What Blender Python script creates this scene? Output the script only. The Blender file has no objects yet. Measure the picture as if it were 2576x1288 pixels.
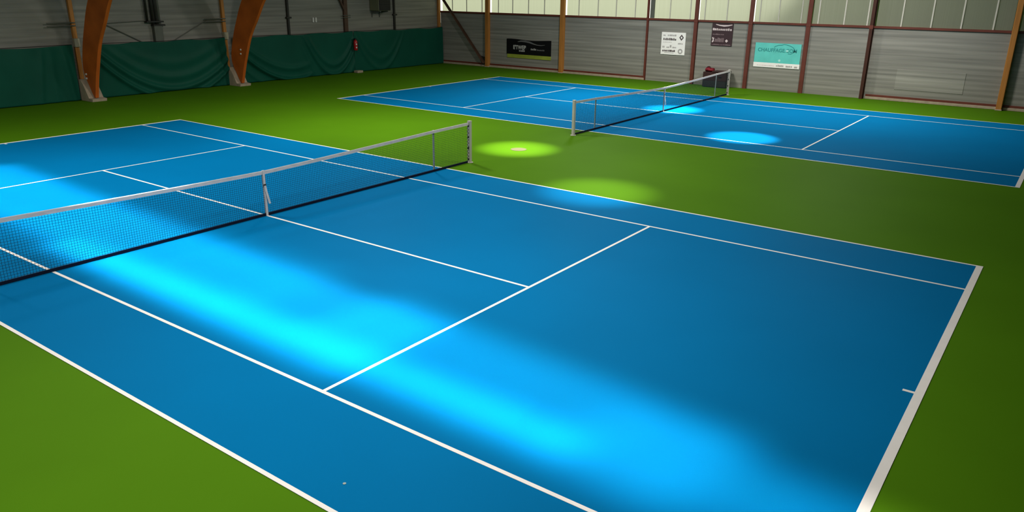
import bpy, math, random
from mathutils import Vector, Matrix

random.seed(7)
scene = bpy.context.scene
COL = scene.collection
PI = math.pi

# ------------------------------------------------------------------ materials
MATS = {}


def mat(name, rgb, rough=0.6, spec=0.3, metal=0.0, var=0.08, scale=(3, 3, 3), bump=0.0, bump_scale=None, detail=4.0):
    m = bpy.data.materials.new(name)
    m.use_nodes = True
    nt = m.node_tree
    b = nt.nodes['Principled BSDF']
    b.inputs['Roughness'].default_value = rough
    b.inputs['Specular IOR Level'].default_value = spec
    b.inputs['Metallic'].default_value = metal
    tc = nt.nodes.new('ShaderNodeTexCoord')
    mp = nt.nodes.new('ShaderNodeMapping')
    mp.inputs['Scale'].default_value = scale
    nt.links.new(tc.outputs['Object'], mp.inputs['Vector'])
    nz = nt.nodes.new('ShaderNodeTexNoise')
    nz.inputs['Scale'].default_value = 1.0
    nz.inputs['Detail'].default_value = detail
    nt.links.new(mp.outputs['Vector'], nz.inputs['Vector'])
    rp = nt.nodes.new('ShaderNodeValToRGB')
    rp.color_ramp.elements[0].position = 0.3
    rp.color_ramp.elements[1].position = 0.7
    rp.color_ramp.elements[0].color = tuple(c * (1 - var) for c in rgb) + (1,)
    rp.color_ramp.elements[1].color = tuple(min(1, c * (1 + var)) for c in rgb) + (1,)
    nt.links.new(nz.outputs['Fac'], rp.inputs['Fac'])
    nt.links.new(rp.outputs['Color'], b.inputs['Base Color'])
    if bump:
        src = nz
        if bump_scale:
            mp2 = nt.nodes.new('ShaderNodeMapping')
            mp2.inputs['Scale'].default_value = bump_scale
            nt.links.new(tc.outputs['Object'], mp2.inputs['Vector'])
            src = nt.nodes.new('ShaderNodeTexNoise')
            src.inputs['Scale'].default_value = 1.0
            src.inputs['Detail'].default_value = 3.0
            nt.links.new(mp2.outputs['Vector'], src.inputs['Vector'])
        bp = nt.nodes.new('ShaderNodeBump')
        bp.inputs['Strength'].default_value = bump
        bp.inputs['Distance'].default_value = 0.01
        nt.links.new(src.outputs['Fac'], bp.inputs['Height'])
        nt.links.new(bp.outputs['Normal'], b.inputs['Normal'])
    MATS[name] = m
    return m


def cladding(name, rgb, period, along):
    """horizontally ribbed sheet metal: a ribbed bump in z, long streaks of wear along the sheet"""
    m = mat(name, rgb, rough=0.5, spec=0.35, var=0.24, scale=(0.25, 1, 9) if along == 'x' else (1, 0.25, 9), detail=6)
    nt = m.node_tree
    b = nt.nodes['Principled BSDF']
    tc = nt.nodes.new('ShaderNodeTexCoord')
    wv = nt.nodes.new('ShaderNodeTexWave')
    wv.wave_type = 'BANDS'
    wv.bands_direction = 'Z'
    wv.wave_profile = 'SIN'
    wv.inputs['Scale'].default_value = 2 * PI / (20 * period)
    wv.inputs['Distortion'].default_value = 0.0
    nt.links.new(tc.outputs['Object'], wv.inputs['Vector'])
    bp = nt.nodes.new('ShaderNodeBump')
    bp.inputs['Strength'].default_value = 0.13
    bp.inputs['Distance'].default_value = 0.03
    nt.links.new(wv.outputs['Fac'], bp.inputs['Height'])
    nt.links.new(bp.outputs['Normal'], b.inputs['Normal'])
    return m


GREEN = mat('green_acrylic_paint', (0.064, 0.172, 0.004), rough=0.6, spec=0.012, var=0.06, scale=(0.35, 0.35, 0.35), bump=0.05, bump_scale=(90, 90, 90))
BLUE = mat('blue_acrylic_paint', (0.0006, 0.142, 0.345), rough=0.6, spec=0.006, var=0.05, scale=(0.3, 0.3, 0.3), bump=0.05, bump_scale=(90, 90, 90))
LINE = mat('white_line_paint', (0.80, 0.77, 0.74), rough=0.6, spec=0.2, var=0.03)
CLAD_L = cladding('grey_ribbed_cladding_side', (0.20, 0.195, 0.165), 0.22, 'y')
CLAD_B = cladding('grey_ribbed_cladding_end', (0.235, 0.230, 0.203), 0.2, 'x')
PALE = cladding('paler_ribbed_cladding', (0.28, 0.275, 0.243), 0.2, 'x')
ROOF = mat('roof_boards', (0.30, 0.26, 0.21), rough=0.8, var=0.15, scale=(0.4, 4, 1))
CONC = mat('pale_concrete', (0.36, 0.30, 0.22), rough=0.85, spec=0.15, var=0.12, scale=(6, 6, 6), bump=0.3)
GLULAM = mat('reddish_glulam_wood', (0.46, 0.105, 0.015), rough=0.55, spec=0.15, var=0.22, scale=(1.2, 20, 1.2), detail=6)
TIMBER = mat('orange_timber', (0.40, 0.165, 0.035), rough=0.55, spec=0.25, var=0.2, scale=(14, 14, 0.8))
MAROON = mat('maroon_steel_paint', (0.125, 0.032, 0.020), rough=0.5, spec=0.3, var=0.12)
DARKSTEEL = mat('dark_steel', (0.022, 0.022, 0.018), rough=0.5, spec=0.3, var=0.15)
DEEP = mat('deep_brown_steel', (0.055, 0.020, 0.013), rough=0.55, spec=0.2, var=0.15)
BROWN = mat('brown_steel', (0.085, 0.045, 0.028), rough=0.55, spec=0.3, var=0.2)
PIPE = mat('grey_pipe', (0.11, 0.115, 0.095), rough=0.5, spec=0.3, var=0.1)
GALV = mat('pale_galvanised_bracket', (0.34, 0.31, 0.22), rough=0.5, spec=0.4, metal=0.2, var=0.1)
CURT = mat('green_tarpaulin', (0.005, 0.072, 0.046), rough=0.5, spec=0.10, var=0.1, scale=(0.8, 0.8, 0.8))
RED = mat('red_enamel', (0.42, 0.010, 0.014), rough=0.3, spec=0.5, var=0.05)
BLACK = mat('black_rubber', (0.012, 0.012, 0.012), rough=0.5, spec=0.3, var=0.1)
WHITEP = mat('white_plastic', (0.62, 0.61, 0.57), rough=0.5, spec=0.3, var=0.04)
NETM = mat('dark_net_cord', (0.010, 0.028, 0.036), rough=0.8, spec=0.1, var=0.1)
CORD = mat('navy_bottom_cord', (0.004, 0.008, 0.022), rough=0.8, spec=0.1, var=0.1)
TAPE = mat('off_white_net_tape', (0.53, 0.51, 0.50), rough=0.8, spec=0.1, var=0.10, scale=(20, 6, 20))
POST = mat('light_grey_post_metal', (0.46, 0.44, 0.40), rough=0.45, spec=0.4, metal=0.1, var=0.05)
STICK = mat('grey_green_stick', (0.30, 0.36, 0.34), rough=0.5, spec=0.3, var=0.05)
SIGN_BLACK = mat('black_banner', (0.004, 0.004, 0.005), rough=0.6, spec=0.2, var=0.05)
SIGN_LIME = mat('lime_banner_strip', (0.28, 0.34, 0.045), rough=0.6, spec=0.2, var=0.2, scale=(1.5, 3, 3))
SIGN_GREY = mat('grey_print', (0.42, 0.42, 0.40), rough=0.6, spec=0.2, var=0.1)
SIGN_DIM = mat('dim_grey_print', (0.14, 0.14, 0.14), rough=0.6, spec=0.2, var=0.1)
SIGN_WHITE = mat('white_sign_board', (0.93, 0.91, 0.88), rough=0.5, spec=0.3, var=0.02)
INK = mat('dark_grey_ink', (0.085, 0.065, 0.065), rough=0.6, spec=0.2, var=0.05)
INK_PALE = mat('pale_grey_ink', (0.42, 0.40, 0.39), rough=0.6, spec=0.2, var=0.05)
SIGN_PLUM = mat('plum_black_sign', (0.045, 0.022, 0.026), rough=0.5, spec=0.3, var=0.05)
PINK = mat('pinkish_white_print', (0.72, 0.60, 0.60), rough=0.6, spec=0.2, var=0.05)
PINK_DIM = mat('dull_pink_print', (0.22, 0.155, 0.165), rough=0.6, spec=0.2, var=0.05)
TEAL = mat('turquoise_banner', (0.125, 0.60, 0.545), rough=0.55, spec=0.25, var=0.10, scale=(2, 2, 2))
TEAL_DARK = mat('dark_teal_print', (0.035, 0.27, 0.26), rough=0.6, spec=0.2, var=0.05)
TEAL_PALE = mat('pale_mint_print', (0.40, 0.80, 0.74), rough=0.6, spec=0.2, var=0.05)
CHEST = mat('dark_maroon_chest', (0.034, 0.013, 0.012), rough=0.5, spec=0.3, var=0.2)
CHEST_LOW = mat('charcoal_chest_base', (0.018, 0.016, 0.015), rough=0.6, spec=0.3, var=0.2)
BAG = mat('dark_red_bag_fabric', (0.20, 0.016, 0.026), rough=0.7, spec=0.2, var=0.35, scale=(7, 7, 7))
UNIT_SIDE = mat('olive_beige_casing', (0.17, 0.17, 0.10), rough=0.5, spec=0.3, var=0.06)
ALU = mat('beige_mullion', (0.55, 0.53, 0.46), rough=0.5, spec=0.3, var=0.05)
DISC = mat('pale_pinkish_disc', (0.135, 0.132, 0.062), rough=0.7, spec=0.2, var=0.1)
LEAF = mat('tree_foliage', (0.045, 0.092, 0.022), rough=0.8, spec=0.1, var=0.5, scale=(1.5, 1.5, 1.5))
LAWN = mat('outdoor_grass', (0.10, 0.14, 0.05), rough=0.9, spec=0.1, var=0.3, scale=(0.5, 0.5, 0.5))


def pane_material():
    m = bpy.data.materials.new('milky_polycarbonate')
    m.use_nodes = True
    nt = m.node_tree
    for n in list(nt.nodes):
        nt.nodes.remove(n)
    out = nt.nodes.new('ShaderNodeOutputMaterial')
    tr = nt.nodes.new('ShaderNodeBsdfTranslucent')
    rf = nt.nodes.new('ShaderNodeBsdfRefraction')
    gl = nt.nodes.new('ShaderNodeBsdfDiffuse')
    tc = nt.nodes.new('ShaderNodeTexCoord')
    mp = nt.nodes.new('ShaderNodeMapping')
    mp.inputs['Scale'].default_value = (22, 1, 0.15)
    nz = nt.nodes.new('ShaderNodeTexNoise')
    nz.inputs['Scale'].default_value = 1.0
    rp = nt.nodes.new('ShaderNodeValToRGB')
    rp.color_ramp.elements[0].color = (0.66, 0.69, 0.53, 1)
    rp.color_ramp.elements[1].color = (0.82, 0.84, 0.70, 1)
    nt.links.new(tc.outputs['Object'], mp.inputs['Vector'])
    nt.links.new(mp.outputs['Vector'], nz.inputs['Vector'])
    nt.links.new(nz.outputs['Fac'], rp.inputs['Fac'])
    nt.links.new(rp.outputs['Color'], tr.inputs['Color'])
    nt.links.new(rp.outputs['Color'], rf.inputs['Color'])
    rf.inputs['IOR'].default_value = 1.18
    rf.inputs['Roughness'].default_value = 0.75
    gl.inputs['Color'].default_value = (0.5, 0.5, 0.42, 1)
    mx = nt.nodes.new('ShaderNodeMixShader')
    mx.inputs['Fac'].default_value = 0.35
    nt.links.new(tr.outputs['BSDF'], mx.inputs[1])
    nt.links.new(rf.outputs['BSDF'], mx.inputs[2])
    m2 = nt.nodes.new('ShaderNodeMixShader')
    m2.inputs['Fac'].default_value = 0.2
    nt.links.new(mx.outputs['Shader'], m2.inputs[1])
    nt.links.new(gl.outputs['BSDF'], m2.inputs[2])
    nt.links.new(m2.outputs['Shader'], out.inputs['Surface'])
    return m


PANE = pane_material()


# ------------------------------------------------------------------ mesh helpers
class MB:
    def __init__(self):
        self.v, self.f = [], []

    def add(self, vs, fs):
        n = len(self.v)
        self.v += [tuple(p) for p in vs]
        self.f += [tuple(i + n for i in q) for q in fs]
        return self

    def box(self, x0, x1, y0, y1, z0, z1):
        vs = [(x, y, z) for x in (x0, x1) for y in (y0, y1) for z in (z0, z1)]
        return self.add(vs, [(0, 1, 3, 2), (4, 6, 7, 5), (0, 4, 5, 1), (2, 3, 7, 6), (0, 2, 6, 4), (1, 5, 7, 3)])

    def bbox(self, x0, x1, y0, y1, z0, z1, b=0.01):
        """a box with chamfered edges on all sides"""
        xs, ys, zs = (x0, x1), (y0, y1), (z0, z1)
        vs, idx = [], {}
        for i in (0, 1):
            for j in (0, 1):
                for k in (0, 1):
                    sx, sy, sz = (1, -1)[i] * b, (1, -1)[j] * b, (1, -1)[k] * b
                    x, y, z = xs[i], ys[j], zs[k]
                    idx[i, j, k] = len(vs)
                    vs += [(x, y + sy, z + sz), (x + sx, y, z + sz), (x + sx, y + sy, z)]
        fs = []
        I = idx
        for i in (0, 1):
            fs.append([I[i, 0, 0], I[i, 1, 0], I[i, 1, 1], I[i, 0, 1]])
            fs.append([I[0, i, 0] + 1, I[1, i, 0] + 1, I[1, i, 1] + 1, I[0, i, 1] + 1])
            fs.append([I[0, 0, i] + 2, I[1, 0, i] + 2, I[1, 1, i] + 2, I[0, 1, i] + 2])
        for i in (0, 1):
            for j in (0, 1):
                fs.append([I[i, j, 0], I[i, j, 0] + 1, I[i, j, 1] + 1, I[i, j, 1]])
                fs.append([I[i, 0, j], I[i, 0, j] + 2, I[i, 1, j] + 2, I[i, 1, j]])
                fs.append([I[0, i, j] + 1, I[0, i, j] + 2, I[1, i, j] + 2, I[1, i, j] + 1])
                for k in (0, 1):
                    pass
        for i in (0, 1):
            for j in (0, 1):
                for k in (0, 1):
                    a = I[i, j, k]
                    fs.append([a, a + 1, a + 2])
        return self.add(vs, fs)

    def tube(self, pts, r, n=8, cap=True):
        pts = [Vector(p) for p in pts]
        vs, fs = [], []
        for i, p in enumerate(pts):
            d = (pts[min(i + 1, len(pts) - 1)] - pts[max(i - 1, 0)]).normalized()
            a = Vector((0, 0, 1)) if abs(d.z) < 0.9 else Vector((1, 0, 0))
            u = d.cross(a).normalized()
            w = d.cross(u)
            rr = r[i] if isinstance(r, (list, tuple)) else r
            for k in range(n):
                t = 2 * PI * (k + 0.5) / n
                vs.append(p + u * (math.cos(t) * rr) + w * (math.sin(t) * rr))
        for i in range(len(pts) - 1):
            for k in range(n):
                fs.append((i * n + k, i * n + (k + 1) % n, (i + 1) * n + (k + 1) % n, (i + 1) * n + k))
        if cap:
            fs.append(tuple(range(n - 1, -1, -1)))
            fs.append(tuple(range((len(pts) - 1) * n, len(pts) * n)))
        return self.add(vs, fs)

    def prism_xz(self, poly, y0, y1):
        """polygon given in (x, z), pulled along y"""
        n = len(poly)
        vs = [(x, y0, z) for x, z in poly] + [(x, y1, z) for x, z in poly]
        fs = [tuple(range(n)), tuple(range(2 * n - 1, n - 1, -1))]
        fs += [(i, i + n, (i + 1) % n + n, (i + 1) % n) for i in range(n)]
        return self.add(vs, fs)

    def band_xz(self, A, B, y0, y1):
        """a curved plank between two outlines A and B of equal length in (x, z)"""
        n = len(A)
        vs = [(x, y0, z) for x, z in A] + [(x, y0, z) for x, z in B] + [(x, y1, z) for x, z in A] + [(x, y1, z) for x, z in B]
        fs = []
        for i in range(n - 1):
            fs += [(i, i + 1, n + i + 1, n + i), (2 * n + i, 3 * n + i, 3 * n + i + 1, 2 * n + i + 1),
                   (i, 2 * n + i, 2 * n + i + 1, i + 1), (n + i, n + i + 1, 3 * n + i + 1, 3 * n + i)]
        fs += [(0, n, 3 * n, 2 * n), (n - 1, 3 * n - 1, 4 * n - 1, 2 * n - 1)]
        return self.add(vs, fs)

    def lathe(self, c, prof, n=20, axis='z'):
        vs, fs = [], []
        for r, h in prof:
            for k in range(n):
                t = 2 * PI * k / n
                a, b = r * math.cos(t), r * math.sin(t)
                vs.append((c[0] + a, c[1] + b, c[2] + h) if axis == 'z' else (c[0] + a, c[1] + h, c[2] + b) if axis == 'y' else (c[0] + h, c[1] + a, c[2] + b))
        for i in range(len(prof) - 1):
            for k in range(n):
                fs.append((i * n + k, i * n + (k + 1) % n, (i + 1) * n + (k + 1) % n, (i + 1) * n + k))
        fs += [tuple(range(n - 1, -1, -1)), tuple(range((len(prof) - 1) * n, len(prof) * n))]
        return self.add(vs, fs)

    def build(self, name, m, parent=None, smooth=False, label=None):
        o = None
        off = Vector((0, 0, 0))
        p = parent
        while p is not None:
            off += p.location
            p = p.parent
        me = bpy.data.meshes.new(name)
        me.from_pydata([tuple(Vector(v) - off) for v in self.v], [], self.f)
        me.materials.append(m)
        me.update()
        if smooth:
            for pl in me.polygons:
                pl.use_smooth = True
        o = bpy.data.objects.new(name, me)
        COL.objects.link(o)
        if parent:
            o.parent = parent
        if label:
            o['label'] = label
        return o


def tag(o, label=None, cat=None, group=None, kind=None):
    if label: o['label'] = label
    if cat: o['category'] = cat
    if group: o['group'] = group
    if kind: o['kind'] = kind
    return o


def thing(name, loc, label, cat, group=None):
    o = bpy.data.objects.new(name, None)
    COL.objects.link(o)
    o.location = loc
    o.empty_display_size = 0.2
    return tag(o, label, cat, group)


def kids(o):
    return [c for c in COL.objects if c.parent == o]


def copy_tree(o, parent=None):
    c = o.copy()
    COL.objects.link(c)
    c.parent = parent
    for ch in kids(o):
        copy_tree(ch, c)
    return c


def text_mesh(name, s, size, x, z, y, m, parent, width=None, extrude=0.002, bold=0.0):
    cu = bpy.data.curves.new(name, 'FONT')
    cu.body = s
    cu.size = size
    cu.extrude = extrude
    cu.offset = bold
    tmp = bpy.data.objects.new(name + '_tmp', cu)
    COL.objects.link(tmp)
    bpy.context.view_layer.update()
    me = bpy.data.meshes.new_from_object(tmp.evaluated_get(bpy.context.evaluated_depsgraph_get()))
    bpy.data.objects.remove(tmp)
    xs = [v.co.x for v in me.vertices]
    k = (width / (max(xs) - min(xs))) if width else 1.0
    off = parent.location
    x0 = min(xs)
    for v in me.vertices:
        cx, cy, cz = v.co
        v.co = Vector((x + (cx - x0) * k, y - cz, z + cy)) - off
    me.materials.clear()
    me.materials.append(m)
    o = bpy.data.objects.new(name, me)
    COL.objects.link(o)
    o.parent = parent
    return o


# ------------------------------------------------------------------ hall dimensions (metres; net of the near court at the origin)
XL, XR, YF, YB = -19.1, 19.1, -14.0, 27.2
SILL = 2.95
WTOP = 5.0
ROOFP = [(-19.1, 5.0), (-16.6, 6.0), (-13.4, 7.4), (-9.5, 8.6), (-5, 9.5), (0, 9.9)]
ROOFP = ROOFP + [(-x, z) for x, z in reversed(ROOFP[:-1])]

tag(MB().box(XL - 0.2, XR + 0.2, YF - 0.2, YB + 0.2, -0.2, 0.0).build('floor', GREEN), kind='structure')
tag(MB().box(XL - 0.18, XL - 0.003, YF, YB, 0, 5.0).build('wall_left', CLAD_L), kind='structure')
tag(MB().box(XR, XR + 0.18, YF, YB, 0, 5.0).build('wall_right', CLAD_L), kind='structure')
gable = [(XL, 0), (XR, 0)] + [(x, z) for x, z in reversed(ROOFP)]
tag(MB().prism_xz(gable, YF - 0.18, YF).build('wall_front', CLAD_B), kind='structure')
wb = MB().box(XL, XR, YB + 0.003, YB + 0.18, 0, SILL)
wb.prism_xz([(XL, 5.0), (XR, 5.0)] + [(x, z) for x, z in reversed(ROOFP[1:-1])], YB + 0.003, YB + 0.18)
tag(wb.build('wall_back', CLAD_B), kind='structure')
tag(MB().band_xz(ROOFP, [(x, z + 0.15) for x, z in ROOFP], YF - 0.2, YB + 0.2).build('ceiling', ROOF), kind='structure')
# concrete plinths along the foot of the poster wall
tag(MB().bbox(XL, -5.5, YB - 0.1, YB + 0.02, 0, 0.11, 0.012).build('baseboard_back', CONC), kind='structure')
tag(MB().bbox(5.06, XR, YB - 0.1, YB + 0.02, 0, 0.11, 0.012).build('baseboard_back_right', CONC), kind='structure')
# maroon rails: under the windows and just over the plinths
tag(MB().bbox(XL, XR, YB - 0.06, YB, SILL - 0.04, SILL + 0.06, 0.01).build('trim_1', MAROON), kind='structure')
tag(MB().bbox(XL, -5.5, YB - 0.04, YB, 0.11, 0.2, 0.008).build('trim_2', MAROON), kind='structure')
tag(MB().bbox(5.06, XR, YB - 0.04, YB, 0.11, 0.2, 0.008).build('trim_3', MAROON), kind='structure')

# ------------------------------------------------------------------ window band over the poster wall
bays = [(-19.0, -15.62, [-18.2, -17.13, -16.0]),
        (-15.33, -10.6, [-14.83, -13.84, -12.77, -11.72]),
        (-10.3, -5.57, [-9.55, -8.4, -7.34, -6.26]),
        (-5.45, -3.07, [-4.37, -3.32]),
        (-2.85, -0.39, [-2.58, -1.49]),
        (-0.18, 2.2, [0.06, 0.92, 1.92]),
        (2.4, 4.8, [2.66, 3.74, 4.68]),
        (5.03, 9.93, [6.0, 7.11, 8.19, 9.3]),
        (10.2, 19.0, [11.4, 12.5, 13.6, 14.7, 15.8, 16.9, 18.0])]
for n, (a, b, ms) in enumerate(bays):
    w = bpy.data.objects.new('window_%d' % (n + 1), None)
    COL.objects.link(w)
    w.location = (a, YB, SILL)
    tag(w, kind='structure')
    pn = MB()
    pn.add([(a, YB + 0.07, SILL), (b, YB + 0.07, SILL), (b, YB + 0.07, 5.0), (a, YB + 0.07, 5.0)], [(0, 1, 2, 3)])
    pn.build('pane', PANE, w)
    for x in ms:
        MB().bbox(x - (0.028 if x > 2 else 0.02), x + (0.028 if x > 2 else 0.02), YB + 0.01, YB + 0.06, SILL + 0.05, 5.0, 0.005).build('mullion', ALU, w)

# ------------------------------------------------------------------ columns and posts on the poster wall
for x, wd, lab in ((-15.5, 0.24, 'orange timber column left of the black banner'),
                   (-10.46, 0.24, 'orange timber column right of the black banner'),
                   (10.07, 0.2, 'timber column at the far right end of the poster wall')):
    t = thing('timber_column', (x, YB, 0), lab, 'column')
    MB().bbox(x - wd / 2, x + wd / 2, YB - (0.32 if x > 0 else 0.2), YB, 0.0, 6.2, 0.012).build('shaft', TIMBER, t)
    MB().bbox(x - wd / 2 - 0.02, x + wd / 2 + 0.02, YB - (0.34 if x > 0 else 0.22), YB - 0.001, 0.0, 0.05, 0.01).build('foot_plate', CONC, t)
for x, wd, dp, lab in ((-5.5, 0.1, 0.08, 'thin maroon steel post left of the white sign'),
                       (-2.95, 0.17, 0.1, 'maroon steel post between the white and the dark sign'),
                       (-0.29, 0.17, 0.1, 'maroon steel post left of the turquoise banner'),
                       (2.3, 0.17, 0.1, 'maroon steel post right of the turquoise banner'),
                       (4.93, 0.13, 0.30, 'deep dark steel post where the right-hand concrete plinth begins')):
    t = thing('steel_post', (x, YB, 0), lab, 'post')
    s = MB()
    for x0, x1, y0, y1 in ((x - wd / 2, x + wd / 2, YB - dp, YB - dp + 0.018), (x - wd / 2, x + wd / 2, YB - 0.018, YB), (x - 0.02, x + 0.02, YB - dp + 0.018, YB - 0.018)):
        s.box(x0, x1, y0, y1, 0, 5.9)
    s.build('profile', DEEP if dp > 0.2 else MAROON, t)
    MB().bbox(x - wd / 2 - 0.015, x + wd / 2 + 0.015, YB - dp - 0.012, YB - dp + 0.006, SILL - 0.07, SILL + 0.09, 0.005).build('splice_plate', MAROON, t)
t = thing('mullion_post', (-5.28, YB, SILL), 'grey upright beside the thin maroon post in the window band', 'post')
MB().bbox(-5.4, -5.2, YB - 0.05, YB + 0.06, SILL + 0.065, 4.98, 0.01).build('casing', PIPE, t)

t = thing('diagonal_brace', (-15.7, YB - 0.25, 0), 'brown diagonal steel brace in the corner left of the black banner', 'brace')
s = MB()
a, b = Vector((-15.68, YB - 0.16, 0.22)), Vector((-18.86, YB - 0.16, 3.82))
d = (b - a).normalized()
u = Vector((0, 1, 0)).cross(d)
for k, (w0, w1, y0, y1) in enumerate(((-0.06, 0.06, -0.012, 0.0), (-0.06, -0.045, -0.012, -0.1))):
    pts = []
    for p in (a, b):
        for w in (w0, w1):
            for y in (y0, y1):
                pts.append(p + u * w + Vector((0, y, 0)))
    s.add(pts, [(0, 1, 3, 2), (4, 6, 7, 5), (0, 4, 5, 1), (2, 3, 7, 6), (0, 2, 6, 4), (1, 5, 7, 3)])
s.build('angle_bar', BROWN, t)
MB().prism_xz([(-15.62, 0.12), (-15.62, 0.55), (-16.02, 0.62), (-16.1, 0.5), (-15.85, 0.12)], YB - 0.14, YB - 0.12).build('gusset_plate', DARKSTEEL, t)

# paler rectangle in the ribbed wall on the right
t = tag(MB().bbox(6.15, 8.7, YB - 0.012, YB, 0.48, 1.31, 0.004).build('wall_sheet', PALE), 'paler rectangle of ribbed sheet low on the wall at the right', 'sheet')

# ------------------------------------------------------------------ signs
def bars(parent, y, rows, m, name='lettering_line'):
    for x, z, w, h, n in rows:
        s = MB()
        pitch = w / n
        for i in range(n):
            k = 0.62 + 0.3 * random.random()
            s.box(x + i * pitch, x + i * pitch + pitch * k, y - 0.003, y, z, z + h * (0.75 + 0.35 * random.random()))
        s.build(name, m, parent)


def ring(cx, cz, r0, r1, n, y, rot=0.0, sx=1.0):
    s = MB()
    vs, fs = [], []
    for k in range(n):
        t = 2 * PI * k / n + rot
        for r in (r0, r1):
            for yy in (y, y - 0.004):
                vs.append((cx + math.cos(t) * r * sx, yy, cz + math.sin(t) * r))
    for k in range(n):
        a, b = 4 * k, 4 * ((k + 1) % n)
        fs += [(a, b, b + 2, a + 2), (a + 1, a + 3, b + 3, b + 1), (a, a + 1, b + 1, b), (a + 2, b + 2, b + 3, a + 3)]
    return s.add(vs, fs)


def stroke(pts, w, y):
    """flat band of width w along a polyline given in (x, z)"""
    vs, fs = [], []
    for i, (x, z) in enumerate(pts):
        ww = w[i] if isinstance(w, (list, tuple)) else w
        x0, z0 = pts[max(i - 1, 0)]
        x1, z1 = pts[min(i + 1, len(pts) - 1)]
        L = math.hypot(x1 - x0, z1 - z0)
        nx, nz = -(z1 - z0) / L, (x1 - x0) / L
        for sgn in (-0.5, 0.5):
            for yy in (y, y - 0.003):
                vs.append((x + nx * ww * sgn, yy, z + nz * ww * sgn))
    for i in range(len(pts) - 1):
        a, b = 4 * i, 4 * i + 4
        fs += [(a, a + 2, b + 2, b), (a + 1, b + 1, b + 3, a + 3), (a, b, b + 1, a + 1), (a + 2, a + 3, b + 3, b + 2)]
    return MB().add(vs, fs)


YS = YB - 0.035
# black banner with a lime strip
t = thing('banner_sign', (-12.69, YB, 0.62), 'black banner with grey lettering and a lime strip along its bottom', 'banner')
top = [(-14.18 + i * 2.98 / 12, 1.62 + 0.03 * math.sin(i * 0.55 + 0.9)) for i in range(13)]
MB().prism_xz([(-14.18, 0.82), (-11.2, 0.82)] + list(reversed(top)), YS, YB).build('cloth_panel', SIGN_BLACK, t)
MB().bbox(-14.14, -11.2, YS, YB - 0.002, 0.62, 0.82, 0.004).build('bottom_strip', SIGN_LIME, t)
text_mesh('lettering', "E'TWEB", 0.30, -13.72, 1.10, YS - 0.003, SIGN_GREY, t, width=0.88, bold=0.012)
bars(t, YS - 0.001, [(-13.32, 0.98, 0.42, 0.09, 4)], SIGN_GREY, 'lettering_line')
stroke([(-13.42, 1.5), (-13.2, 1.545), (-12.9, 1.54), (-12.6, 1.5), (-12.35, 1.43), (-12.1, 1.38), (-11.85, 1.37), (-11.6, 1.4)],
       [0.03, 0.07, 0.09, 0.09, 0.06, 0.04, 0.035, 0.02], YS - 0.001).build('swoosh', SIGN_DIM, t)
bars(t, YS - 0.001, [(-12.52, 1.09, 0.38, 0.10, 4)], SIGN_GREY, 'lettering_line')
bars(t, YS - 0.001, [(-12.12, 1.08, 0.52, 0.07, 7)], SIGN_DIM, 'lettering_line')

# white sign with two blocks of print and two emblems
t = thing('sign_board', (-4.07, YB, 1.32), 'white sign with two blocks of dark print and round emblems at its right', 'sign')
MB().bbox(-4.7, -3.43, YS, YB, 1.32, 2.38, 0.006).build('board', SIGN_WHITE, t)
bars(t, YS - 0.001, [(-4.6, 2.2, 0.12, 0.07, 2), (-4.37, 2.2, 0.46, 0.08, 5), (-4.6, 1.9, 0.5, 0.02, 6), (-4.62, 1.64, 0.12, 0.09, 2),
                     (-4.4, 1.64, 0.16, 0.06, 2), (-4.22, 1.66, 0.1, 0.13, 1), (-4.08, 1.64, 0.22, 0.06, 3), (-4.5, 1.4, 0.62, 0.02, 1),
                     (-3.8, 1.83, 0.26, 0.07, 4)], INK_PALE, 'lettering_line')
bars(t, YS - 0.001, [(-4.59, 2.0, 0.68, 0.1, 9), (-4.61, 1.46, 0.68, 0.09, 9)], INK, 'lettering_line')
ring(-3.64, 2.15, 0.065, 0.145, 4, YS - 0.001, rot=PI / 2, sx=0.82).build('diamond_emblem', INK, t)
ring(-3.66, 1.5, 0.06, 0.125, 18, YS - 0.001).build('round_emblem', INK_PALE, t)

# dark sign
t = thing('dark_sign', (-1.62, YB, 1.86), 'dark plum sign with pinkish print hung directly under the windows', 'sign')
MB().bbox(-2.13, -1.11, YS, YB, 1.86, 2.885, 0.006).build('board', SIGN_PLUM, t)
stroke([(-1.95, 2.83), (-1.75, 2.79), (-1.55, 2.775), (-1.35, 2.79), (-1.16, 2.83)], [0.03, 0.05, 0.07, 0.05, 0.03], YS - 0.001).build('swoosh', PINK, t)
bars(t, YS - 0.001, [(-2.09, 2.56, 0.94, 0.1, 10)], PINK, 'lettering_line')
bars(t, YS - 0.001, [(-2.07, 2.36, 0.55, 0.05, 7), (-2.0, 2.04, 0.5, 0.18, 8), (-2.08, 1.9, 0.94, 0.04, 12)], PINK_DIM, 'lettering_line')
stroke([(-2.07, 2.24), (-2.0, 2.14), (-2.07, 2.02)], [0.05, 0.09, 0.05], YS - 0.001).build('arrow_mark', PINK, t)
ring(-1.37, 2.1, 0.0, 0.075, 4, YS - 0.001, rot=PI / 2).build('diamond_mark', PINK, t)

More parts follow.
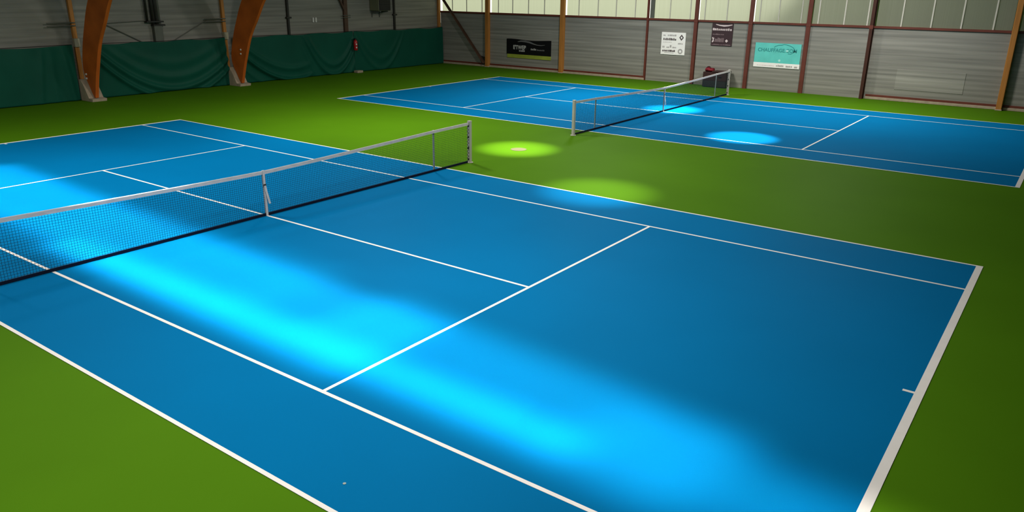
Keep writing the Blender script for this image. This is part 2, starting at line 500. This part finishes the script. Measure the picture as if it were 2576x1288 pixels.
# turquoise banner
t = thing('banner_sign', (1.07, YB, 1.03), 'turquoise banner with dark teal lettering under an arc and a white strip', 'banner')
MB().bbox(0.03, 2.11, YS, YB, 1.24, 2.11, 0.004).build('cloth_panel', TEAL, t)
MB().bbox(0.02, 2.12, YS - 0.002, YB - 0.002, 1.03, 1.24, 0.004).build('white_strip', SIGN_WHITE, t)
text_mesh('lettering', 'CHAUFFAGE.COM', 0.22, 0.17, 1.73, YS - 0.002, TEAL_DARK, t, width=1.76, bold=0.004)
stroke([(0.9, 1.93), (0.98, 1.99), (1.1, 2.03), (1.22, 2.035), (1.34, 2.075), (1.46, 2.06), (1.62, 2.02), (1.76, 1.95), (1.83, 1.86), (1.78, 1.74), (1.68, 1.67), (1.55, 1.68)],
       0.028, YS - 0.001).build('arc_mark', TEAL_DARK, t)
ring(1.5, 1.8, 0.0, 0.055, 4, YS - 0.008, rot=PI / 4, sx=1.3).build('pale_mark', TEAL_PALE, t)
ring(1.2, 1.36, 0.0, 0.055, 8, YS - 0.001).build('pale_mark', TEAL_PALE, t)
bars(t, YS - 0.003, [(1.08, 1.09, 0.36, 0.075, 5), (1.52, 1.08, 0.3, 0.075, 4), (1.9, 1.07, 0.15, 0.08, 1)], INK_PALE, 'lettering_line')
bars(t, YS - 0.003, [(0.2, 1.1, 0.8, 0.03, 12)], PINK, 'lettering_line')

# ------------------------------------------------------------------ chest and bag behind the far net
t = thing('storage_chest', (-1.52, YB - 0.4, 0), 'dark maroon box chest against the wall behind the far net post', 'chest')
MB().bbox(-2.1, -0.95, YB - 0.72, YB - 0.14, 0.02, 0.3, 0.015).build('base', CHEST_LOW, t)
MB().bbox(-2.1, -0.95, YB - 0.72, YB - 0.14, 0.302, 0.7, 0.015).build('body', CHEST, t)
MB().bbox(-1.66, -0.94, YB - 0.74, YB - 0.13, 0.702, 0.76, 0.012).build('lid', CHEST, t)
for x in (-1.85, -1.25):
    MB().tube([(x - 0.08, YB - 0.745, 0.5), (x + 0.08, YB - 0.745, 0.5)], 0.012, 6).build('handle', BLACK, t)
t = thing('sports_bag', (-1.9, YB - 0.45, 0.703), 'dark red sports bag lying on the left end of the chest', 'bag')
s = MB()
N, Mx = 12, 10
vs, fs = [], []
for i in range(N + 1):
    q = i / N
    rr = (1 - abs(2 * q - 1) ** 4) ** 0.5 * 0.5 + 0.02
    for k in range(Mx):
        a = 2 * PI * k / Mx
        vs.append((-2.08 + 0.4 * q, YB - 0.44 + math.cos(a) * 0.24 * (0.4 + rr), 0.705 + (1 + math.sin(a)) * 0.1 * (0.35 + rr * 1.2 + 0.15 * math.sin(q * 7))))
for i in range(N):
    for k in range(Mx):
        fs.append((i * Mx + k, i * Mx + (k + 1) % Mx, (i + 1) * Mx + (k + 1) % Mx, (i + 1) * Mx + k))
fs += [tuple(range(Mx - 1, -1, -1)), tuple(range(N * Mx, (N + 1) * Mx))]
s.add(vs, fs).build('body', BAG, t, smooth=True)
MB().tube([(-1.98 , YB - 0.62, 0.86), (-1.97, YB - 0.58, 0.92), (-1.89, YB - 0.56, 0.945), (-1.81, YB - 0.58, 0.92), (-1.8, YB - 0.62, 0.86)], 0.014, 6).build('carry_strap', BLACK, t)

# ------------------------------------------------------------------ glulam arches
INN = [(-18.2, 0.13), (-18.13, 0.36), (-17.83, 1.14), (-17.32, 2.19), (-16.75, 2.93), (-16.1, 3.77), (-15.0, 4.9), (-12.6, 6.3), (-9.2, 7.5), (-5, 8.35), (0, 8.75)]
OUT = [(-18.28, 0.13), (-18.5, 0.5), (-18.8, 1.12), (-18.62, 1.9), (-18.22, 2.75), (-17.6, 3.75), (-16.3, 5.1), (-13.3, 6.95), (-9.6, 8.25), (-5, 9.15), (0, 9.55)]


def smooth_line(P, k=5):
    out = []
    for i in range(len(P) - 1):
        p0, p1, p2, p3 = P[max(i - 1, 0)], P[i], P[i + 1], P[min(i + 2, len(P) - 1)]
        for j in range(k):
            s = j / k
            out.append(tuple(0.5 * (2 * p1[c] + (p2[c] - p0[c]) * s + (2 * p0[c] - 5 * p1[c] + 4 * p2[c] - p3[c]) * s * s + (3 * p1[c] - p0[c] - 3 * p2[c] + p3[c]) * s ** 3) for c in (0, 1)))
    return out + [P[-1]]


A, B = smooth_line(OUT), smooth_line(INN)
A = A + [(-x, z) for x, z in reversed(A[:-1])]
B = B + [(-x, z) for x, z in reversed(B[:-1])]
for yc, lab in ((5.93, 'brown laminated timber arch nearest the camera, on a pale concrete foot'),
                (12.55, 'brown laminated timber arch with two white bolts, farther along the curtain wall')):
    t = thing('timber_arch', (-18.2, yc, 0), lab, 'arch')
    MB().band_xz(A, B, yc - 0.065, yc + 0.065).build('laminated_rib', GLULAM, t)
    for sg in (-1, 1):
        f = MB()
        f.prism_xz([(sg * x, z) for x, z in ((-18.92, 0.0), (-18.08, 0.0), (-18.06, 0.1), (-18.32, 0.12), (-18.62, 0.62), (-18.8, 0.8), (-18.92, 0.8))][::sg], yc - 0.26, yc + 0.3)
        f.build('concrete_foot', CONC, t)
    for x, z in (((-18.62, 1.0), (-18.63, 0.84)) if yc < 8 else ((-18.05, 1.6), (-18.07, 1.42))):
        MB().lathe((x, yc - 0.075, z), [(0.045, 0.012), (0.045, 0.0), (0.02, -0.03)], 10, 'y').build('bolt', WHITEP, t, label='white bolt head')

# ------------------------------------------------------------------ posts and fittings on the curtain wall
for y, m, sz, lab in ((5.86, TIMBER, 0.15, 'slim orange timber post on the side wall behind the nearest arch'),
                      (12.42, TIMBER, 0.15, 'slim orange timber post on the side wall beside the second arch'),
                      (19.65, BROWN, 0.24, 'brown post with a slanting strut above the fire extinguisher'),
                      (26.95, TIMBER, 0.16, 'orange-brown post in the far corner of the hall')):
    t = thing('corner_post' if y > 20 else 'timber_post' if m is TIMBER else 'brown_post', (XL, y, 0), lab, 'post')
    MB().bbox(XL, XL + 0.13, y - sz / 2, y + sz / 2, 0.0, 5.0, 0.01).build('shaft', m, t)
    if y < 20:
        for z in (2.79, 2.9):
            MB().tube([(XL + 0.18, y - (1.0 if y < 15 else 0.25), z), (XL + 0.18, y + (0.05 if y < 15 else 0.25), z)], 0.02, 6).build('clamp_rod', PIPE, t)
    if y < 15:
        MB().bbox(XL + 0.02, XL + 0.2, y - 0.1, y + 0.1, 2.0, 2.32, 0.01).build('shoe_bracket', GALV, t, label='pale bracket low on the post')
    if y > 19 and y < 20:
        a, b = Vector((XL + 0.1, 19.68, 2.95)), Vector((XL + 0.1, 18.6, 4.9))
        MB().tube([a, b], 0.06, 4).build('slanting_strut', BROWN, t)
for y, lab in ((16.0, 'thin black post on the side wall right of the second arch'),
               (23.25, 'thin black post on the side wall right of the black wall unit')):
    t = thing('thin_post', (XL, y, 0), lab, 'post')
    MB().bbox(XL, XL + 0.1, y - 0.055, y + 0.055, 0.0, 5.0, 0.006).build('shaft', DARKSTEEL, t)
    MB().bbox(XL, XL + 0.13, y - 0.12, y + 0.16, 2.82, 2.9, 0.006).build('clamp', DARKSTEEL, t)
t = thing('pipe_stand', (XL, 9.2, 0), 'grey box post with three pipes rising from it, between the two arches', 'post')
MB().bbox(XL, XL + 0.2, 9.05, 9.42, 0.0, 2.72, 0.012).build('box_post', PIPE, t)
MB().bbox(XL, XL + 0.22, 8.75, 9.5, 2.82, 2.88, 0.008).build('cross_plate', DARKSTEEL, t)
MB().bbox(XL, XL + 0.22, 9.02, 9.55, 2.68, 2.74, 0.008).build('cap_plate', DARKSTEEL, t)
for y, m, r in ((8.84, DARKSTEEL, 0.05), (9.08, DARKSTEEL, 0.06), (9.22, DARKSTEEL, 0.05), (9.36, PIPE, 0.05)):
    MB().tube([(XL + 0.1, y, 2.74 if y > 9 else 2.88), (XL + 0.1, y, 5.0)], r, 10).build('riser_pipe', m, t, smooth=True)
for y0, z0, y1, z1 in ((7.0, 2.85, 9.05, 1.8), (11.6, 2.85, 9.42, 1.8), (7.0, 2.83, 9.05, 2.9)):
    MB().tube([(XL + 0.05, y0, z0), (XL + 0.05, y1, z1)], 0.018, 6).build('tie_rod', PIPE, t)

t = thing('wall_unit', (XL, 21.9, 3.0), 'black-fronted wall unit with an olive side high over the curtain', 'wall unit')
MB().bbox(XL + 0.02, -18.4, 21.45, 22.32, 3.1, 4.3, 0.015).build('casing', UNIT_SIDE, t)
MB().bbox(-18.402, -18.37, 21.47, 22.30, 3.12, 4.28, 0.008).build('front_grille', BLACK, t)
s = MB()
for i in range(9):
    s.bbox(-18.372, -18.355, 21.5, 22.27, 3.18 + i * 0.12, 3.22 + i * 0.12, 0.003)
s.build('louvres', BLACK, t)
for y in (21.6, 22.15):
    MB().prism_xz([(XL, 2.75), (XL + 0.03, 2.75), (XL + 0.06, 2.97), (-18.42, 3.04), (-18.42, 3.098), (XL, 3.098)], y - 0.02, y + 0.02).build('shelf_bracket', PIPE, t)
t = thing('wall_box', (XL, 17.65, 2.55), 'small pale double box on the side wall between two dark posts', 'box')
for y in (17.55, 17.72):
    MB().bbox(XL, XL + 0.06, y - 0.045, y + 0.045, 2.6, 2.83, 0.01).build('half_box', WHITEP, t)

# ------------------------------------------------------------------ green curtains
def curtain(y0, y1, fn, lab, xb=-18.85):
    ny, nz = int((y1 - y0) / 0.045), 46
    vs, fs = [], []
    for i in range(ny + 1):
        y = y0 + (y1 - y0) * i / ny
        q = i / ny
        sag = 0.05 * (math.sin(q * PI * 3.0) ** 2)
        for j in range(nz + 1):
            s = j / nz
            z = 0.02 + (2.09 - sag - 0.02) * s
            x = xb + fn(y, z, q) * (0.25 + 0.75 * min(1.0, (1 - s) * 3.5)) + 0.012 * math.sin(y * 1.7 + z)
            vs.append((x, y, z))
    n1 = len(vs)
    vs += [(x - 0.006, y, z) for x, y, z in vs]
    W = nz + 1
    for i in range(ny):
        for j in range(nz):
            a = i * W + j
            fs.append((a, a + W, a + W + 1, a + 1))
            fs.append((n1 + a, n1 + a + 1, n1 + a + W + 1, n1 + a + W))
    for i in range(ny):
        a = i * W
        fs.append((a, n1 + a, n1 + a + W, a + W))
        a = i * W + nz
        fs.append((a, a + W, n1 + a + W, n1 + a))
    for j in range(nz):
        for a in (j, ny * W + j):
            fs.append((a, a + 1, n1 + a + 1, n1 + a))
    t = thing('curtain', (xb, (y0 + y1) / 2, 0), lab, 'curtain')
    MB().add(vs, fs).build('tarpaulin', CURT, t, smooth=True)
    s = MB()
    s.tube([(xb - 0.03, y0, 2.1), (xb - 0.03, (y0 + y1) / 2, 2.07), (xb - 0.03, y1, 2.1)], 0.012, 6)
    s.build('hanging_rope', BLACK, t)
    return t


def pulse(v, c, w):
    return math.exp(-((v - c) / w) ** 2)


def swag(y, z, yc, k, lines):
    g = z - k * (y - yc) ** 2
    return sum(a * pulse(g, c, w) for c, w, a in lines)


curtain(-4.0, 5.62, lambda y, z, q: 0.075 * pulse(y - 0.10 * (2 - z), 5.22, 0.12) + 0.05 * pulse(y - 0.16 * z, 4.15, 0.12) + 0.045 * pulse(y, 4.75, 0.15)
        + 0.04 * math.sin(y * 2.1 + 0.4 * z) * 0.6,
        'green curtain left of the nearest timber arch')
curtain(6.3, 12.28, lambda y, z, q: swag(y, z, 9.75, 0.165, [(-0.3, 0.10, 0.13), (0.1, 0.12, 0.11), (0.58, 0.17, 0.06), (1.15, 0.2, 0.035)])
        + 0.05 * pulse(y + 0.12 * z, 12.05, 0.09) + 0.035 * pulse(y, 11.7, 0.08),
        'green curtain sagging in wide folds between the two timber arches')
curtain(12.86, 19.95, lambda y, z, q: swag(y, z, 16.0, 0.155, [(-0.03, 0.09, 0.20), (0.5, 0.13, 0.08), (-0.6, 0.12, 0.05)]) * (1 if y < 16.2 else max(0, 1 - (y - 16.2)))
        + swag(y, z, 18.5, 0.6, [(0.02, 0.12, 0.13), (0.5, 0.14, 0.08), (-0.75, 0.22, 0.05)]) * min(1, max(0, (y - 16.0) * 1.3)),
        'green curtain between the second arch and the red fire extinguisher')
curtain(19.98, 27.05, lambda y, z, q: swag(y, z, 21.9, 0.55, [(0.05, 0.14, 0.07), (0.6, 0.16, 0.04)]) * (1 if y < 23.2 else max(0, 1 - (y - 23.2))) + 0.02 * math.sin(y * 2.4),
        'flatter green curtain running from the extinguisher into the far corner', -18.84)

tag(MB().bbox(-18.7, -18.4, 19.72, 20.12, 0, 0.12, 0.02).build('concrete_block', CONC), 'small pale concrete block on the floor below the fire extinguisher', 'block')
t = thing('fire_extinguisher', (-18.66, 19.85, 1.15), 'red fire extinguisher hanging in front of the green curtain', 'extinguisher')
MB().lathe((-18.6, 19.85, 1.15), [(0.08, 0), (0.1, 0.02), (0.1, 0.42), (0.085, 0.48), (0.04, 0.52), (0.035, 0.55)], 18).build('cylinder', RED, t, smooth=True)
MB().bbox(-18.68, -18.55, 19.8, 19.9, 1.69, 1.76, 0.01).build('valve_handle', BLACK, t)
MB().tube([(-18.6, 19.9, 1.72), (-18.56, 20.0, 1.66), (-18.55, 20.0, 1.4), (-18.56, 19.98, 1.2)], 0.014, 6).build('hose', BLACK, t)
for z in (1.3, 1.46):
    MB().lathe((-18.498, 19.82, z), [(0.045, 0.002), (0.045, -0.006)], 12, 'x').build('label_sticker', WHITEP, t)
MB().bbox(-18.72, -18.69, 19.8, 19.9, 1.2, 1.74, 0.008).build('hanging_bracket', BLACK, t)

# ------------------------------------------------------------------ tennis courts
def court(label):
    t = thing('tennis_court', (0, 0, 0), label, 'court')
    MB().box(-11.885, 11.885, -5.485, 5.485, 0.0, 0.004).build('playing_surface', BLUE, t)
    L = lambda n, x0, x1, y0, y1: MB().box(x0, x1, y0, y1, 0.0035, 0.0065).build(n, LINE, t)
    for s in (-1, 1):
        L('baseline', *sorted((s * 11.885, s * 11.785)), -5.485, 5.485)
        L('service_line', *sorted((s * 6.4, s * 6.35)), -4.065, 4.065)
        L('doubles_sideline', -11.785, 11.785, *sorted((s * 5.485, s * 5.435)))
        L('singles_sideline', -11.785, 11.785, *sorted((s * 4.115, s * 4.065)))
        L('center_mark', *sorted((s * 11.785, s * 11.66)), -0.025, 0.025)
    L('center_service_line', -6.35, 6.35, -0.025, 0.025)
    return t


DY = 17.93
near = court('blue tennis court nearest the camera, crossed by a long bright streak of light')
far = copy_tree(near)
far.location.y = DY
far['label'] = 'blue tennis court farther off beside the poster wall'


def nh(y):
    a = abs(y)
    if a <= 5.03:
        return 0.914 + 0.121 * (a / 5.03) ** 1.25
    return 1.035 + (1.055 - 1.035) * (a - 5.03) / 1.33


def net(label):
    t = thing('tennis_net', (0, 0, 0), label, 'net', 'tennis nets')
    YE = 6.31
    ys = [-YE + 2 * YE * i / 72 for i in range(73)]
    # cord mesh
    s = MB()
    r = 0.0025

    def cord(pts):
        vs, fs = [], []
        for i, p in enumerate(pts):
            q = Vector(pts[min(i + 1, len(pts) - 1)]) - Vector(pts[max(i - 1, 0)])
            q.normalize()
            n = Vector((0, -q.z, q.y))
            for a, b in ((1, 0), (0, 1), (-1, 0), (0, -1)):
                vs.append(Vector(p) + n * (a * r) + Vector((b * r, 0, 0)))
        for i in range(len(pts) - 1):
            for k in range(4):
                fs.append((i * 4 + k, i * 4 + (k + 1) % 4, i * 4 + 4 + (k + 1) % 4, i * 4 + 4 + k))
        s.add(vs, fs)
    nv = int(2 * YE / 0.045)
    for i in range(nv + 1):
        y = -YE + 2 * YE * i / nv
        cord([(0, y, 0.03), (0, y, nh(y) - 0.03)])
    for j in range(1, 21):
        f = j / 21
        cord([(0, y, 0.03 + (nh(y) - 0.09) * f) for y in ys])
    s.build('netting', NETM, t)
    # white tape: folded band over the cable
    vs, fs = [], []
    prof = [(-0.011, -0.07), (-0.012, -0.01), (-0.007, 0.0), (0.007, 0.0), (0.012, -0.01), (0.011, -0.07)]
    yt = [-6.34 + 12.68 * i / 80 for i in range(81)]
    for y in yt:
        wob = 0.0025 * math.sin(y * 9)
        for x, dz in prof:
            vs.append((x + wob, y, nh(y) + dz))
    m = len(prof)
    for i in range(80):
        for k in range(m):
            fs.append((i * m + k, i * m + (k + 1) % m, (i + 1) * m + (k + 1) % m, (i + 1) * m + k))
    fs += [tuple(range(m)), tuple(range(80 * m, 81 * m))]
    MB().add(vs, fs).build('headband', TAPE, t)
    vs, fs = [], []
    for y in ys:
        for x, z in ((-0.012, 0.010), (0.012, 0.010), (0.012, 0.058), (-0.012, 0.058)):
            vs.append((x, y, z))
    for i in range(72):
        for k in range(4):
            fs.append((i * 4 + k, i * 4 + (k + 1) % 4, i * 4 + 4 + (k + 1) % 4, i * 4 + 4 + k))
    fs += [(0, 1, 2, 3), (288, 289, 290, 291)]
    MB().add(vs, fs).build('bottom_cord', CORD, t)
    st = MB().bbox(0.010, 0.018, -0.026, 0.026, 0.008, 0.912, 0.003)
    st.bbox(-0.018, -0.010, -0.026, 0.026, 0.008, 0.912, 0.003)
    st.bbox(-0.018, 0.018, -0.026, 0.026, 0.912, 0.922, 0.003)
    st = st.build('center_strap', TAPE, t)
    vs = []
    path = [(0.02, 0.0, 0.62), (0.03, 0.012, 0.5), (0.045, 0.03, 0.38), (0.05, 0.055, 0.25)]
    for x, y, z in path:
        vs += [(x, y - 0.024, z), (x, y + 0.024, z), (x + 0.006, y + 0.024, z), (x + 0.006, y - 0.024, z)]
    fs = [(i * 4 + k, i * 4 + (k + 1) % 4, i * 4 + 4 + (k + 1) % 4, i * 4 + 4 + k) for i in range(3) for k in range(4)] + [(0, 1, 2, 3), (12, 13, 14, 15)]
    MB().add(vs, fs).build('strap_tail', TAPE, st)
    MB().bbox(0.018, 0.026, -0.034, 0.034, 0.60, 0.65, 0.003).build('buckle', DARKSTEEL, st)
    for sg in (-1, 1):
        y = sg * 6.4
        p = MB().bbox(-0.045, 0.045, y - 0.045, y + 0.045, 0.0, 1.075, 0.012).build('net_post', POST, t)
        MB().bbox(-0.05, 0.05, y - 0.05, y + 0.05, 1.0755, 1.095, 0.008).build('post_cap', POST, p)
        MB().lathe((0, y, 0.0), [(0.09, 0.002), (0.09, 0.012), (0.06, 0.016)], 16).build('floor_collar', POST, p)
        yy = sg * 6.33
        lc = []
        for i in range(23):
            z = 0.05 + 0.95 * i / 22
            lc.append((0.012 * (1 if i % 2 else -1), yy + sg * (0.02 if i % 2 else -0.025), z))
        lacing = MB().tube(lc, 0.008, 5)
        for z in (0.1, 0.4, 0.68, 0.97):
            lacing.lathe((0.0, yy + sg * 0.018, z), [(0.004, -0.03), (0.022, -0.015), (0.022, 0.015), (0.004, 0.03)], 8)
        lacing.build('lacing', BLACK, t)
        y = sg * 5.03
        k = MB().bbox(-0.045, -0.016, y - 0.025, y + 0.025, 0.008, 1.035, 0.006)
        k.build('singles_stick', STICK, t)
    return t


n1 = net('net across the near court, its left end running out of the picture')
n2 = copy_tree(n1)
n2.location.y = DY
n2['label'] = 'net across the far court, in front of the dark chest'

tag(MB().lathe((-0.02, 8.63, 0.0), [(0.23, 0.0), (0.23, 0.006), (0.21, 0.009)], 28).build('floor_disc', DISC), 'round pale disc on the green floor between the two nets', 'floor plate')  # thin disc added to draw a pale spot on the green floor
tag(MB().lathe((7.87, -5.12, 0.004), [(0.016, 0.0), (0.016, 0.003)], 12).build('floor_spot', STICK), 'tiny pale spot on the blue surface at the bottom of the picture', 'spot')

# ------------------------------------------------------------------ outdoors behind the window band
tag(MB().box(-60, 60, YB + 0.4, 90, -0.5, -0.3).build('ground', LAWN), kind='structure')


vs, fs = [], []
NX, NA = 90, 14
for i in range(NX + 1):
    x = -6 + 26 * i / NX
    q = min(1.0, max(0.0, (x + 4.2) / 13.5))
    hgt = 0.8 + 11.5 * q + 0.15 * math.sin(x * 2.3)
    yc = YB + 7.5 - 5.1 * q
    for k in range(NA + 1):
        a = PI * k / NA
        f = 1 + 0.05 * math.sin(7 * a + 3 * x) + 0.03 * math.sin(13 * x + 5 * a)
        vs.append((x, yc - math.cos(a) * 1.1 * f, -0.3 + hgt * math.sin(a) ** 0.6 * f))
for i in range(NX):
    for k in range(NA):
        a = i * (NA + 1) + k
        fs.append((a, a + NA + 1, a + NA + 2, a + 1))
tag(MB().add(vs, fs).build('hedge', LEAF, smooth=True), 'dark hedge outside, only a blur behind the milky right-hand panes', 'hedge', kind='stuff')

# ------------------------------------------------------------------ light
w = bpy.data.worlds.new('overcast')
scene.world = w
w.use_nodes = True
bg = w.node_tree.nodes['Background']
bg.inputs['Color'].default_value = (0.98, 1.0, 0.84, 1)
bg.inputs['Strength'].default_value = 1.5


def area(name, loc, sx, sy, power, spread=180, rz=0.0, color=(1, 0.95, 0.88), tilt=None):
    l = bpy.data.lights.new(name, 'AREA')
    l.shape = 'RECTANGLE'
    l.size, l.size_y = sx, sy
    l.energy = power
    l.spread = math.radians(spread)
    l.color = color
    o = bpy.data.objects.new(name, l)
    COL.objects.link(o)
    o.location = loc
    o.rotation_euler = (tilt or (0, 0, 0)) if tilt else (0, 0, rz)
    return o


def spot(name, loc, target, power, angle, blend, color=(1, 0.96, 0.9), r=0.05):
    l = bpy.data.lights.new(name, 'SPOT')
    l.energy = power
    l.spot_size = math.radians(angle)
    l.spot_blend = blend
    l.shadow_soft_size = r
    l.color = color
    o = bpy.data.objects.new(name, l)
    COL.objects.link(o)
    o.location = loc
    d = Vector(target) - Vector(loc)
    o.rotation_euler = d.to_track_quat('-Z', 'Y').to_euler()
    return o


# unseen fill lights added over the courts for the ambient level, no fixtures
for x, y, p in ((-4.6, -1.5, 470), (-9.5, -5.5, 480), (5.8, -0.8, 480), (6.5, -6.5, 330), (-5.5, 8.5, 720), (3.5, 8.0, 300), (-4.0, 19.8, 880), (5.2, 21.5, 730)):
    area('hall_fill', (x, y, 7.0), 1.6, 0.8, p)
# daylight falling straight down through the narrow roof lights
area('roof_light_wide', (-1.3, -2.42, 6.2), 15.2, 1.9, 200, spread=9, rz=-0.055)
area('roof_light_short', (-1.6, -2.45, 6.2), 10.5, 1.9, 95, spread=16)
area('roof_light_long', (3.9, -3.32, 6.2), 10.8, 0.5, 62, spread=9)
area('roof_light_middle', (7.75, -2.68, 6.2), 5.7, 1.65, 51, spread=11, rz=-0.10)
area('roof_light_tail', (11.4, -3.1, 6.2), 4.4, 1.0, 22, spread=12, rz=-0.10)
spot('roof_spot', (-0.1, 8.7, 6.8), (-0.1, 8.7, 0), 7600, 23, 1.0)
spot('roof_spot', (4.2, 5.8, 6.8), (4.2, 5.8, 0), 3400, 27, 1.0)
spot('roof_spot', (4.3, 14.6, 6.8), (4.3, 14.6, 0), 6500, 21, 0.7)
spot('roof_spot', (0.0, 18.75, 6.8), (0.0, 18.75, 0), 12500, 22, 0.9)

# ------------------------------------------------------------------ camera
cam = bpy.data.cameras.new('camera')
cam.sensor_width = 36.0
cam.lens = 1947.72 / 2576 * 36.0
cam.clip_end = 300
co = bpy.data.objects.new('camera', cam)
COL.objects.link(co)
yaw, pit, rol = 2.1977, -0.3339, 0.0122
fwd = Vector((math.cos(pit) * math.cos(yaw), math.cos(pit) * math.sin(yaw), math.sin(pit)))
r = fwd.cross(Vector((0, 0, 1))).normalized()
u = r.cross(fwd)
rr = math.cos(rol) * r + math.sin(rol) * u
uu = -math.sin(rol) * r + math.cos(rol) * u
M = Matrix((rr, uu, -fwd)).transposed().to_4x4()
M.translation = Vector((12.6671, -9.1437, 4.3597))
co.matrix_world = M
scene.camera = co

scene.view_settings.view_transform = 'Standard'
scene.view_settings.look = 'None'
scene.view_settings.gamma = 1.0
scene.view_settings.exposure = 0.0
scene.view_settings.use_curve_mapping = False
scene.cycles.use_denoising = True
scene.cycles.max_bounces = 8
scene.cycles.sample_clamp_indirect = 6.0
